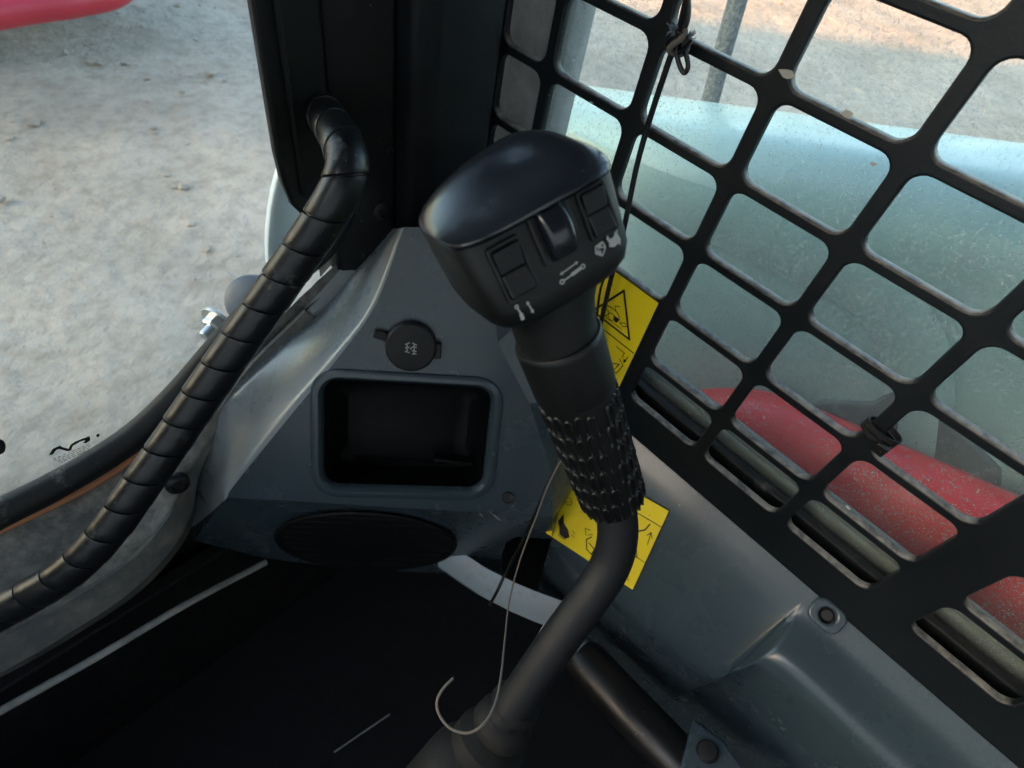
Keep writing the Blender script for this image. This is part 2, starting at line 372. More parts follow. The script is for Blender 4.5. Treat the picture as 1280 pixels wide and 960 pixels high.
def red_fender():
    t = thing('red_fender', 'dusty red painted lower body panel below the boom', 'fender', (.6, 0, .5))
    top = [onX(u, v, .55) for u, v in ((800, 505), (850, 496), (905, 494), (955, 500), (1010, 520), (1100, 560), (1180, 595), (1262, 632), (1360, 672), (1500, 725))]
    pts = crom(top, 4); V = []; F = []
    prof = [(.05, -.6), (.045, -.10), (.040, -.03), (.030, -.008), (.014, .0), (-.004, -.004), (-.020, -.016), (-.032, -.036), (-.040, -.07), (-.045, -.13), (-.050, -.25), (-.050, -.6)]
    n = len(prof)
    for p in pts:
        for a, b in prof: V.append((.55 + a, p.y, p.z + b))
    for i in range(len(pts) - 1):
        for k in range(n - 1): F.append((i * n + k, i * n + k + 1, (i + 1) * n + k + 1, (i + 1) * n + k))
    mesh('panel', V, F, M['red'], t)
    V = [(q.x + a, pts[0].y, q.z + b) for q in (pts[0],) for a, b in prof]
    V2 = V
    mesh('end_cap', V2, [tuple(range(len(V2)))], M['red'], t)
red_fender()
o = tube('upright_rod', [onX(938, -60, .92), onX(922, 0, .92), onX(905, 60, .92), onX(890, 118, .92), onX(868, 200, .92)], .014, M['dustypost'], seg=14)
tag(o, 'dusty dark upright rod standing behind the boom top', 'rod')
# ---- parts seen in front through the door glass
def front_bits():
    P = [(352, 205), (340, 245), (334, 290), (333, 330), (340, 365)]
    Vi = [onY(u, v, .475) for u, v in P]; V = []; F = []
    for p in Vi: V += [p, p + Vector((.015, .004, 0)), p + Vector((.06, .02, 0)), p + Vector((.16, .08, 0)), p + Vector((.004, .012, 0))]
    for i in range(len(P) - 1):
        a, b = i * 5, (i + 1) * 5
        for k in range(3): F.append((a + k, a + k + 1, b + k + 1, b + k))
        F.append((a, b, b + 4, a + 4))
    o = mesh('lamp_housing', V, F, M['bluepaint'], sub=1); tag(o, 'pale blue curved housing outside the glass behind the hose', 'housing')
    c = onY(315, 378, .46)
    ax = Vector((-.5, -.55, .55))
    o = lathe('rubber_mount', c, ax, [(.026, -.03), (.028, -.004), (.027, .0), (.022, .003), (.008, .0045)], M['navy'])
    tag(o, 'dark blue round rubber mount outside the glass beside the hose', 'mount')
    c = onY(272, 402, .45); t = thing('zinc_bolt', 'shiny zinc bolt with washer outside the door glass', 'bolt', c)
    ax = Vector((-.75, -.35, -.1)).normalized()
    lathe('washer', c, ax, [(.004, -.002), (.017, -.002), (.017, .001), (.004, .001)], M['zinc'], t, seg=28, bevel=.0004)
    lathe('bolt_head', c + ax * .001, ax, [(.0105, 0), (.0105, .007), (.009, .009)], M['zinc'], t, seg=6, smooth=False)
    lathe('stud', c + ax * .009, ax, [(.0055, 0), (.0055, .010), (.0045, .012)], M['zinc'], t, seg=20)
front_bits()
# ================================================================== cab
cab = thing('loader_cab', 'black painted loader cab frame with dusty door sill and dark footwell', 'cab', (0, 0, .5))
FLOOR = .52
box('floor_pan', (-.45, -.85, FLOOR - .04), (.45, .42, FLOOR), M['floor'], cab)
box('kick_panel', (-.45, .372, FLOOR + .001), (.37, .39, .80), M['floor'], cab)
box('skirt_panel', (-.45, .412, FLOOR), (.38, .42, .965), M['floor'], cab)
box('roof', (-.50, -.90, 2.02), (.50, .46, 2.07), M['roof'], cab, bevel=.01)
box('wall_panel', (-.46, -.90, FLOOR), (.46, -.87, 1.45), M['roof'], cab)
box('wall_panel', (-.47, -.86, FLOOR), (-.45, .42, 1.10), M['roof'], cab)
box('roof_post', (-.46, .34, 1.101), (-.39, .44, 2.019), M['frame'], cab)
box('wall_panel', (.386, -.86, FLOOR), (.40, .42, 1.03), M['frame'], cab)
# pillar: trim column inside, frame and flat door edge panel outside
def prism(name, poly, z0, z1, m_, parent, **k):
    n = len(poly); V = [(x, y, z) for z in (z0, z1) for (x, y) in poly]
    F = [tuple(range(n - 1, -1, -1)), tuple(range(n, 2 * n))] + [(i, (i + 1) % n, n + (i + 1) % n, n + i) for i in range(n)]
    return mesh(name, V, F, m_, parent, **k)
prism('pillar_trim', [(.285, .362), (.300, .352), (.366, .352), (.374, .362), (.374, .43), (.285, .43)], 1.135, 2.018, M['trim'], cab, bevel=.006, seg=4)
prism('door_pillar', [(.232, .398), (.262, .385), (.2845, .378), (.2845, .44), (.232, .44)], 1.08, 2.017, M['frame'], cab, bevel=.004)
def door_edge():
    # flat black upright with rounded lower corner, in the plane of the door
    O = Vector((0, .3955, 0)); L = [(.1835, 2.016), (.1845, 1.255), (.1865, 1.229), (.1915, 1.208), (.200, 1.195), (.210, 1.189), (.2315, 1.186), (.2315, 2.016)]
    plate('door_frame_panel', [L], O, (1, 0, 0), (0, 0, 1), .010, M['frame'], cab, bevel=.003, bres=3)
    tube('panel_bead', [(.2015, .389, 1.216), (.199, .389, 1.35), (.1965, .389, 2.01)], .0022, M['frame'], cab, seg=8)
door_edge()
for u, v, r in ((487, 187, .0045), (477, 264, .009)):
    c = onY(u, v, .382)
    s = lathe('frame_screw', c, (-.2, -1, .1), [(r, -.004), (r, .002), (r * .8, .0035), (r * .45, .0036), (r * .4, .001)], M['rubber'], cab, seg=20)
# sill below the glass
def sill():
    up = [(-90, 712), (0, 664), (100, 615), (190, 560), (255, 495), (310, 437), (365, 382), (420, 330), (470, 285)]
    md = [(-90, 842), (0, 798), (80, 752), (160, 700), (204, 652), (226, 612), (246, 560), (300, 470), (380, 388)]
    lo = [(-90, 882), (0, 838), (80, 792), (165, 735), (215, 682), (238, 640), (252, 580), (306, 486), (392, 396)]
    U = crom([onY(u, v, .402) for u, v in up], 5); D = crom([onY(u, v, (.332, .332, .332, .334, .345, .365, .384, .392, .394)[i]) for i, (u, v) in enumerate(md)], 5); Lw = crom([onY(u, v, (.326, .326, .326, .328, .338, .358, .380, .390, .392)[i]) for i, (u, v) in enumerate(lo)], 5)
    n = len(U); V = []; F = []
    K = 6
    for i in range(n):
        for k in range(K + 1):
            t = k / K; p = U[i].lerp(D[i], t); p = p + Vector((0, 0, -.010 * math.sin(math.pi * t))); p += Vector((0, 0, .0015 * noise.noise(p * 60))); V.append(p)
    for i in range(n - 1):
        for k in range(K): a = i * (K + 1) + k; F.append((a, a + 1, a + K + 2, a + K + 1))
    mesh('door_sill', V, F, M['sill'], cab)
    V = []; F = []
    for i in range(n):
        o1 = Vector((0, -.003, .001)); V += [D[i] + Vector((0, .0005, .001)), D[i] + o1, Lw[i] + o1, Lw[i] + Vector((0, .004, -.004)), Lw[i] + Vector((0, .02, -.05))]
    for i in range(n - 1):
        for k in range(4): a = i * 5 + k; F.append((a, a + 1, a + 6, a + 5))
    mesh('sill_flange', V, F, M['flange'], cab)
    ja = crom([onY(u, v, .398) for u, v in ((288, 486), (330, 440), (375, 392), (420, 343), (452, 305), (478, 268))], 6)
    jb = crom([onY(u, v, .392) for u, v in ((300, 490), (345, 450), (398, 400), (450, 348), (482, 310), (500, 270))], 6)
    V = []; F = []
    for a, b in zip(ja, jb): V += [a + Vector((0, .015, -.004)), a, a.lerp(b, .5) + Vector((-.002, -.003, .002)), b, b + Vector((.004, .02, -.004))]
    for i in range(len(ja) - 1):
        for k in range(4): q = i * 5 + k; F.append((q, q + 1, q + 6, q + 5))
    mesh('door_jamb', V, F, M['jamb'], cab)
    s = onY(222, 605, .360)
    scr = lathe('sill_screw', s, (-.15, -.9, .35), [(.0105, -.004), (.0105, .001), (.009, .003), (.0062, .0045), (.0055, .0045), (.0042, .002), (.0001, .002)], M['frame'], cab, seg=24)
    sp = [(-60, 676), (0, 642), (60, 612), (120, 578), (175, 540), (225, 492), (270, 440), (318, 388), (360, 345), (405, 305), (432, 250), (440, 160), (440, 60), (440, -200)]
    S = crom([onY(u, v, .402) for u, v in sp], 6)
    tube('glass_seal', S, .0125, M['rubber'], cab, seg=14)
    lp = crom([onY(u, v, .396) for u, v in ((-60, 694), (0, 662), (60, 634), (120, 603), (175, 565), (215, 528), (250, 480))], 6)
    tube('seal_lip', lp, .0038, M['seallip'], cab, seg=8)
sill()
tube('mat_edge', [onY(-60, 924, .318), onY(0, 889, .318), onY(120, 822, .318), onY(230, 757, .322), onY(332, 703, .33)], .0038, M['mattrim'], cab, seg=10, smooth_n=5)
# vertical window frame post and lower rail just outside the guard
prism('window_post', [(.404, .330), (.43, .322), (.455, .332), (.455, .41), (.404, .41)], 1.03, 2.015, M['windowpost'], cab, bevel=.006)
box('window_channel', (.3995, -.80, 1.062), (.409, .36, 1.082), M['rubber'], cab, bevel=.002)
box('window_rail', (.4215, -.80, 1.030), (.450, .36, 1.084), M['rail'], cab, bevel=.006)
box('rail_lip', (.4215, -.80, 1.0845), (.427, .36, 1.091), M['rail'], cab, bevel=.002)
# ================================================================== glazing
def front_glass():
    L = [(-.44, .90), (.24, 1.02), (.26, 1.2), (.26, 2.01), (-.44, 2.01)]
    t = plate('door_glass', [L], (0, .4085, 0), (1, 0, 0), (0, 0, 1), .005, M['glass_front'], None, bevel=.0004)
    tag(t, 'clear front door glass with small black printed maker mark', 'glass')
    # printed mark: slanted italic bars with a dot and fine lines of text below
    bm = bmesh.new()
    def q(pts):
        vs_ = [bm.verts.new(onY(u, v, .4055)) for u, v in pts]; bm.faces.new(vs_)
    q([(61, 569), (66, 561), (75, 557), (78, 559), (70, 563), (66, 568)]); q([(66, 562), (74, 558), (86, 561), (88, 556), (92, 555), (89, 563), (84, 564), (73, 561)])
    q([(88, 556), (94, 552), (104, 548), (112, 545), (113, 550), (108, 554), (104, 554), (107, 550), (100, 552), (92, 557)]); q([(120, 544), (123, 542), (125, 544), (122, 547)])
    rnd = random.Random(5)
    for j in range(4):
        x = 66 + j * 3; y = 574 + j * 1.2 - j * .2
        while x < 112:
            l = rnd.uniform(2, 5); dy = (x - 66) * -.42
            q([(x, y + dy + j * 1.4), (x + l, y + dy - l * .42 + j * 1.4), (x + l, y + dy - l * .42 + .8 + j * 1.4), (x, y + dy + .8 + j * 1.4)]); x += l + rnd.uniform(1.2, 2.5)
    bm_obj('maker_mark', bm, M['ink'], t, smooth=False)
    q0 = rrect(-12, 549, 7, 568, 8); bm = bmesh.new()
    vs0 = [bm.verts.new(onY(u, v, .4055)) for u, v in q0]; vs1 = [bm.verts.new(onY(u, v, .402)) for u, v in q0]
    bm.faces.new(vs1); n = len(q0)
    for i in range(n): bm.faces.new((vs0[i], vs0[(i + 1) % n], vs1[(i + 1) % n], vs1[i]))
    bm_obj('rubber_pad', bm, M['rubber'], t)
    return t
front_glass()
t = plate('side_window', [[(-.80, 1.07), (.352, 1.07), (.352, 2.0), (-.80, 2.0)]], (.4155, 0, 0), (0, 1, 0), (0, 0, 1), .004, M['glass_side'], None, bevel=.0004)
tag(t, 'dusty scratched side window pane behind the black guard', 'window')
# ================================================================== window guard
DY, DZ, Y0, Z0 = .0868, .0597, .3093, 1.5 - .1242
def guard():
    loops = [[(-.78, 1.043), (.398, 1.043), (.398, 2.0), (-.78, 2.0)]]
    bl, br, bt, bb = .0064, .0042, .0044, .0034
    for j in range(-9, 5):
        for i in range(-1, 9):
            zt, zb = Z0 - j * DZ - bt, Z0 - (j + 1) * DZ + bb
            yr, yl = Y0 - (i + 1) * DY + br, Y0 - i * DY - bl
            if i == -1: yl = Y0 + .051
            if j == 4: zb = 1.5 - .4135
            if i == 1 and j in (3, 4): continue
            if i == 0 and j in (3, 4): continue
            if i == 4: yr = -.1205
            if i >= 5:
                yl = -.156 - (i - 5) * DY; yr = yl - (DY - .0106)
            if zt > 1.99 or yr < -.77: continue
            loops.append(rrect(yr, zb, yl, zt,   .0098 if j < 4 else .0088, 5))
    g = plate('window_guard', loops, (.380, 0, 0), (0, 1, 0), (0, 0, 1), .0075, M['guard'], None, bevel=.0016, bres=2)
    tag(g, 'black steel side window guard with rounded rectangular openings', 'guard')
    # bare chips on the edges
    for u, v, s in ((984, 92, .0030), (1059, 143, .0026), (1060, 634, .0016), (1092, 205, .0012), (740, 128, .0012)):
        c = onX(u, v, .3757); bm = bmesh.new(); n = 9
        rr = random.Random(u); vs_ = [bm.verts.new(c + Vector((-.0004, math.cos(a) * s * rr.uniform(1, 2.2), math.sin(a) * s * rr.uniform(.5, 1)))) for a in [2 * math.pi * k / n for k in range(n)]]
        bm.faces.new(vs_); bm_obj('paint_chip', bm, M['guardedge'], g)
guard()
def cable_tie():
    c = onX(1098, 543, .379); t = thing('cable_tie', 'black cable tie cinched around the guard near the red panel', 'cable tie', c)
    d = (onX(1130, 505, .38) - onX(1067, 555, .38)).normalized()          # along the bar
    a = Vector((1, 0, 0)); s = d.cross(a).normalized()
    P = [c + (a * math.cos(q) * .0062 + s * math.sin(q) * .0115) for q in [2 * math.pi * k / 24 for k in range(24)]]
    for nm, off in (('strap', 0), ('strap', .0052)):
        V = []; F = []
        for p in P:
            rad = (p - c).normalized()
            V += [p + d * (off - .0022), p + d * (off + .0022), p + d * (off + .0018) + rad * .0012, p + d * (off - .0018) + rad * .0012]
        for i in range(24):
            for k in range(4): F.append((i * 4 + k, i * 4 + (k + 1) % 4, ((i + 1) % 24) * 4 + (k + 1) % 4, ((i + 1) % 24) * 4 + k))
        mesh(nm, V, F, M['rubber'], t)
    h = c - a * .0085 - s * .0065 + d * -.001
    V = [h + a * x * .0035 + s * y * .0042 + d * z * .0045 for x in (-1, 1) for y in (-1, 1) for z in (-1, 1)]
    mesh('ratchet_head', V, [(0, 1, 3, 2), (4, 6, 7, 5), (0, 4, 5, 1), (2, 3, 7, 6), (0, 2, 6, 4), (1, 5, 7, 3)], M['wire'], t, bevel=.001)
cable_tie()
# ================================================================== consoles
mh = Vector((-.648, -.761, 0)).normalized(); UPV = Vector((0, 0, 1))
NF = (mh * math.cos(R_(30)) + UPV * math.sin(R_(30))).normalized(); PF = pt(510, 545, .54)
UF = Vector((.761, -.648, 0)).normalized(); VF = NF.cross(UF).normalized()       # in-plane right and up
if VF.z < 0: VF = -VF
def onF(u, v, off=0): return onP(u, v, PF + NF * off, NF)
PS = onX(900, 682, .36); NS = Vector((-math.cos(R_(30)), 0, math.sin(R_(30))))
def onS(u, v, off=0): return onP(u, v, PS + NS * off, NS)
def uvF(p): d = p - PF; return (d.dot(UF), d.dot(VF))
cons = thing('corner_console', 'slate grey plastic corner console with storage pocket and speaker', 'console', (.2, .25, .9))
# pocket rectangle in plane coordinates
px = [uvF(onF(u, v)) for u, v in ((399, 472), (618, 480), (608, 619), (400, 608))]
PX0, PX1 = (px[0][0] + px[3][0]) / 2, (px[1][0] + px[2][0]) / 2
PY1, PY0 = (px[0][1] + px[1][1]) / 2, (px[2][1] + px[3][1]) / 2
def P2(x, y, z=0): return PF + UF * x + VF * y + NF * z
def corner_console():
    bm = bmesh.new()
    Lp_ = [(505, 284), (470, 380), (425, 444), (361, 522), (294, 605), (284, 622)]
    Fp = [(395, 628), (500, 635), (597, 640), (690, 646), (690, 590), (662, 505), (622, 428), (612, 340), (600, 284)]
    fl = [bm.verts.new(p) for p in crom([onF(u, v) for u, v in Lp_], 5)]; NLF = len(fl)
    fo = fl + [bm.verts.new(onF(u, v)) for u, v in Fp]
    fr_ = fo[NLF - 1:]                         # lower left corner and on: crease, then the edge towards the guard
    fe = [bm.edges.new((fo[i], fo[(i + 1) % len(fo)])) for i in range(len(fo))]
    hl = rrect(PX0, PY0, PX1, PY1, .018, 6); ho = [bm.verts.new(P2(x, y)) for x, y in hl]
    he = [bm.edges.new((ho[i], ho[(i + 1) % len(ho)])) for i in range(len(ho))]
    bmesh.ops.triangle_fill(bm, edges=fe + he, use_beauty=True, use_dissolve=False)
    # chamfer on the door side
    Kp = [(488, 284), (408, 384), (345, 436), (276, 508), (252, 580), (236, 662)]
    ko = crom([onY(u, v, .389) for (u, v) in Kp], 5)
    def inner(a, b):                          # cross-section that leaves the front face tangentially, then dips
        d = b - a; dF = (d - NF * d.dot(NF)).normalized() * .007; p1 = a + dF; p2 = a + d.normalized() * .016
        out = [a * (1 - t) ** 2 + p1 * 2 * t * (1 - t) + p2 * t * t for t in (0, .2, .45, .7, 1)]
        for k in range(1, 6):
            t = k / 6; out.append(p2.lerp(b, t) + Vector((-.30, -.12, .35)) * (-.009 * math.sin(math.pi * t)))
        return out + [b, b + Vector((.03, .045, -.01))]
    cm = bmesh.new(); rows_ = [[cm.verts.new(p) for p in inner(a.co, b)] for a, b in zip(fl, ko)]
    for r0, r1 in zip(rows_, rows_[1:]):
        for k in range(len(r0) - 1): cm.faces.new((r0[k], r0[k + 1], r1[k + 1], r1[k]))
    last = [v.co.copy() for v in rows_[-1]]
    bm_obj('door_side_face', cm, M['console_sheen'], cons)
    # lower face, near vertical
    Lp = [(243, 676), (330, 698), (450, 712), (560, 717), (628, 722)]
    PL = onF(500, 635); NL = (mh * math.cos(R_(-8)) + UPV * math.sin(R_(-8))).normalized()
    lo = [bm.verts.new(onP(u, v, PL, NL)) for u, v in Lp]
    r628 = bm.verts.new(onP(628, 692, PL, NL)); r63b = bm.verts.new(onP(633, 678, PL, NL)); r64 = bm.verts.new(onP(646, 671, PL, NL))
    ce = [bm.verts.new(p) for p in last[1:-1]]; bm.faces.new([lo[0], fr_[0]] + ce)
    bm.faces.new((fr_[0], fr_[1], lo[1], lo[0])); bm.faces.new((fr_[1], fr_[2], lo[2], lo[1])); bm.faces.new((fr_[2], fr_[3], lo[3], lo[2]))
    rl = bm.verts.new(onP(690, 674, PL, NL))
    bm.faces.new((fr_[3], r64, r63b, r628, lo[4], lo[3])); bm.faces.new((fr_[3], fr_[4], rl, r64))
    inn = [bm.verts.new(v.co + Vector((.03, .05, -.005))) for v in lo]
    for i in range(4): bm.faces.new((lo[i], lo[i + 1], inn[i + 1], inn[i]))
    ho_ = [lo[4], r628, r63b, r64, rl]; i2 = [inn[4]] + [bm.verts.new(v.co + Vector((.04, .045, .0))) for v in ho_[1:]]
    for a in range(4): bm.faces.new((ho_[a], ho_[a + 1], i2[a + 1], i2[a]))
    # face towards the guard
    tg = [onX(690, 284, .374), onX(715, 340, .374), onX(742, 415, .374), onX(771, 490, .374), onX(781, 536, .374)]
    to = [bm.verts.new(p) for p in tg]
    bm.faces.new((fr_[9], to[0], to[1], fr_[8])); bm.faces.new((fr_[8], to[1], to[2], fr_[7])); bm.faces.new((fr_[7], to[2], to[3], fr_[6]))
    s1 = bm.verts.new(onS(745, 560)); s2 = bm.verts.new(onS(700, 640)); s3 = bm.verts.new(onS(690, 672))
    bm.faces.new((fr_[6], to[3], to[4], s1)); bm.faces.new((fr_[6], s1, fr_[5])); bm.faces.new((fr_[5], s1, s2, fr_[4])); bm.faces.new((fr_[4], s2, s3, rl))
    bmesh.ops.triangulate(bm, faces=[f for f in bm.faces if len(f.verts) > 3])
    bm_obj('shell', bm, M['console'], cons, bevel=.0075, seg=4, ang=11, hard=True)
    # rounded lip of the pocket and its liner
    V = []; F = []; prof = [(.0085, -.001), (.0075, .002), (.0045, .0036), (.001, .0034), (-.002, .0005), (-.003, -.006)]
    n = 0
    for (g, h) in prof:
        L = rrect(PX0 - g, PY0 - g, PX1 + g, PY1 + g, .018 + g, 6); n = len(L)
        for x, y in L: V.append(P2(x, y, h))
    for i in range(len(prof) - 1):
        for k in range(n): F.append((i * n + k, i * n + (k + 1) % n, (i + 1) * n + (k + 1) % n, (i + 1) * n + k))
    mesh('pocket_lip', V, F, M['console'], cons)
    V = []; F = []
    for g, h in ((-.0015, -.004), (-.004, -.03), (-.008, -.066), (-.016, -.074)):
        for x, y in rrect(PX0 - g, PY0 - g, PX1 + g, PY1 + g, .016, 6): V.append(P2(x, y, h) + VF * (h * .25))
    for i in range(3):
        for k in range(n): F.append((i * n + k, i * n + (k + 1) % n, (i + 1) * n + (k + 1) % n, (i + 1) * n + k))
    F.append(tuple(3 * n + k for k in range(n)))
    ln = mesh('pocket_liner', V, F, M['console_dark'], cons)
    xs, ys = PX1 - .05, PY0 + .012
    V = [P2(xs + a * .04, ys + b * .002 - .1 * a * .04, -.050 + c * .008) for a in (0, 1) for b in (-1, 1) for c in (-1, 1)]
    mesh('ledge', V, [(0, 1, 3, 2), (4, 6, 7, 5), (0, 4, 5, 1), (2, 3, 7, 6), (0, 2, 6, 4), (1, 5, 7, 3)], M['console_dark'], ln, bevel=.001)
    # power socket cap
    c = onF(514, 431, .0); x0, y0 = uvF(c)
    cap = lathe('socket_cap', c, NF, [(.0220, 0), (.0224, .004), (.0220, .0075), (.0202, .0095), (.012, .0102), (.0001, .0104)], M['rubber'], cons, seg=40)
    V = [P2(x0 + a, y0 + b, h) for h in (.001, .006) for a, b in ((-.033, .006), (-.022, .003), (-.020, .010), (-.024, .012), (-.031, .012))]
    mesh('cap_tab', V, [(4, 3, 2, 1, 0), (5, 6, 7, 8, 9)] + [(i, (i + 1) % 5, 5 + (i + 1) % 5, 5 + i) for i in range(5)], M['rubber'], cap, bevel=.0008)
    V = [P2(x0 + .021 + a, y0 - .004 + b, h) for h in (.001, .007) for a, b in ((0, -.006), (.0055, -.005), (.0055, .008), (0, .009))]
    mesh('cap_lug', V, [(3, 2, 1, 0), (4, 5, 6, 7)] + [(i, (i + 1) % 4, 4 + (i + 1) % 4, 4 + i) for i in range(4)], M['rubber'], cap, bevel=.001)
    bm = bmesh.new()
    def bar(ax, ay, bx, by, w_):
        a = Vector((ax, ay)); b = Vector((bx, by)); d = (b - a).normalized(); s = Vector((-d.y, d.x)) * w_ / 2
        bm.faces.new([bm.verts.new(P2(x0 + q.x, y0 + q.y, .0107)) for q in (a - s, b - s, b + s, a + s)])
    k = .001
    for L in ((-5, 3, -1, 5), (-5, 0, -1, 1), (-5, -3, -1, -4), (-3.4, 4, -3, -4), (1, 5, 5, 3), (1, 1.5, 5, 1), (1, -2, 5, -2.4), (1.2, -5, 5, -4.6), (2.6, 4.4, 3, -5), (-.6, -1, .8, 1)):
        bar(L[0] * k, L[1] * k, L[2] * k, L[3] * k, .0010)
    bm_obj('socket_symbol', bm, M['white'], cap, smooth=False)
    lathe('blanking_plug', onF(635, 622, .001), NF, [(.0062, -.001), (.0062, .0012), (.005, .002), (.0001, .0022)], M['rubber'], cons, seg=24)
    # scratches
    for a, b in (((612, 640), (625, 651)), ((599, 642), (603, 646))):
        A = onF(*a, .002); Bq = onF(*b, .002); mesh('scratch', [A, Bq, Bq + VF * .0012, A + VF * .0006], [(0, 1, 2, 3)], M['white'], cons)
    # oval speaker grille on the lower face
    cs = onP(457, 677, PL, NL); hu = UF; hv = NL.cross(hu).normalized(); a_, b_ = .083, .028
    V = []; F = []; n = 48; ring = [(1.04, .0), (1.03, .002), (1.0, .0022), (.97, -.0005), (.5, .0006), (.02, .0012)]
    slope = -.05
    for g, h in ring:
        for k in range(n):
            t = 2 * math.pi * k / n; V.append(onP(457 + 110 * g * math.cos(t), 676 + 34 * g * math.sin(t) + 5 * g * math.cos(t), cs + NL * .004, NL) + NL * h)
    for i in range(len(ring) - 1):
        for k in range(n): F.append((i * n + k, i * n + (k + 1) % n, (i + 1) * n + (k + 1) % n, (i + 1) * n + k))
    F.append(tuple((len(ring) - 1) * n + k for k in range(n)))
    sp = mesh('speaker_grille', V, F, M['speaker'], cons)
    V = []; F = []
    for r_ in range(-4, 5):
        y = r_ / 4.6; h_ = math.sqrt(max(0, 1 - y * y)) * .94
        b0 = len(V)
        for s in range(13):
            x = -h_ + 2 * h_ * s / 12; pc = onP(457 + 110 * x, 676 + 34 * y * .94 + 5 * x, cs + NL * .004, NL)
            for dy, dz in ((-.0010, -.0002), (0, .0005), (.0010, -.0002)): V.append(pc + hv * dy + NL * dz)
        for s in range(12):
            for q in range(2): F.append((b0 + s * 3 + q, b0 + s * 3 + q + 1, b0 + s * 3 + q + 4, b0 + s * 3 + q + 3))
    mesh('grille_bars', V, F, M['speaker'], sp)
corner_console()
side = thing('side_console', 'slate grey plastic side console running back under the window guard', 'console', (.34, -.05, .95))
def side_console():
    bm = bmesh.new(); ly = [.150, .06, -.02, -.085, -.125, -.22, -.34, -.6]
    Lp = [(690, 672), (712, 703), (780, 757), (881, 842), (928, 836), (974, 836), (1110, 960), (1330, 1160)]
    low = crom([onS(u, v) if k < 4 else onZ(u, v, 1.5 - (.520 if k == 4 else .490)) for k, (u, v) in enumerate(Lp)], 6)
    zr = PS.z; rows_ = []
    def rnd3(a, b, c, r, n=5):
        p, q = b + (a - b).normalized() * min(r, (a - b).length * .45), b + (c - b).normalized() * min(r, (c - b).length * .45)
        return [p * (1 - t) ** 2 + b * 2 * t * (1 - t) + q * t * t for t in [k / n for k in range(n + 1)]]
    for p in low:
        w_ = Vector((.3765, p.y, zr + .018)); r_ = Vector((.36, p.y, zr)); d_ = Vector((p.x + .055, p.y, .60))
        rows_.append([bm.verts.new(q) for q in [w_] + rnd3(w_, r_, p, .012) + rnd3(r_, p, d_, .020, 7) + [d_]])
    for r0, r1 in zip(rows_, rows_[1:]):
        for k in range(len(r0) - 1): bm.faces.new((r0[k], r0[k + 1], r1[k + 1], r1[k]))
    bm_obj('shell', bm, M['console'], side)
    # screw boss in the ledge
    c = onP(1033, 768, Vector((.36, 0, zr + .004)), Vector((-.55, 0, .84)))
    ax = Vector((-.62, 0, .78)).normalized()
    L = [(.0135 * math.cos(a), .0135 * math.sin(a)) for a in [2 * math.pi * k / 28 for k in range(28)]]
    u = Vector((0, 1, 0)); v = ax.cross(u)
    b = plate('screw_boss', [rrect(-.0145, -.0115, .0145, .0125, .009, 6), [(.0068 * math.cos(a), .0068 * math.sin(a)) for a in [2 * math.pi * k / 24 for k in range(24)]]], c + ax * .0035, u, v, .007, M['console'], side, bevel=.0022, bres=3)
    lathe('boss_screw', c - ax * .002, ax, [(.0064, 0), (.0064, .004), (.0045, .006), (.0001, .006)], M['rubber'], b, seg=24)
    # triangular gusset with bolt on the wall below
    g = [pt(u_, v_, d_) for u_, v_, d_ in ((843, 985, .52), (866, 896, .56), (905, 925, .545), (950, 985, .51))]
    nrm = (g[1] - g[0]).cross(g[3] - g[0]).normalized()
    if nrm.dot(CAM - g[0]) < 0: nrm = -nrm
    V = g + [p - nrm * .03 for p in g]
    gs = mesh('gusset', V, [(0, 1, 2, 3), (7, 6, 5, 4)] + [(i, (i + 1) % 4, 4 + (i + 1) % 4, 4 + i) for i in range(4)], M['console'], side, bevel=.004, seg=4)
    cb = onP(884, 940, g[0] + nrm * .0005, nrm)
    lathe('gusset_bolt', cb, nrm, [(.0098, 0), (.0098, .003), (.008, .0055), (.0045, .006), (.0001, .006)], M['rubber'], gs, seg=28)
side_console()
# dark seat-side pod in the bottom of the picture
# ================================================================== bright strut by the footwell
def strut():
    A = pt(682, 782, .66); Bq = pt(738, 828, .635); C = pt(722, 818, .635); D = pt(862, 968, .55)
    t = thing('gas_strut', 'bright steel rod with black cylinder lying beside the lever', 'strut', A)
    tube('rod', [A, A.lerp(Bq, .5), Bq], .0165, M['palemetal'], t, seg=24)
    lowp = [(548, 708), (575, 727), (605, 747), (640, 765), (668, 777), (700, 789), (722, 800)]; V = []; F = []
    for k, (u, v) in enumerate(lowp):
        d_ = .72 - .006 * k; b_ = pt(u, v, d_)
        V += [b_ + Vector((0, .012, -.012)), b_, b_ + Vector((.003, .006, .008)), b_ + Vector((.009, .012, .017)), b_ + Vector((.018, .020, .024))]
    for k in range(len(lowp) - 1):
        for q in range(4): F.append((k * 5 + q, k * 5 + q + 1, k * 5 + q + 6, k * 5 + q + 5))
    mesh('mount_plate', V, F, M['palemetal'], t, bevel=0)
    ax = (D - C).normalized(); L = (D - C).length
    lathe('cylinder', C, ax, [(.012, 0), (.022, .003), (.0245, .012), (.0245, L - .01), (.022, L), (.01, L)], M['blackp'], t, seg=28)
strut()
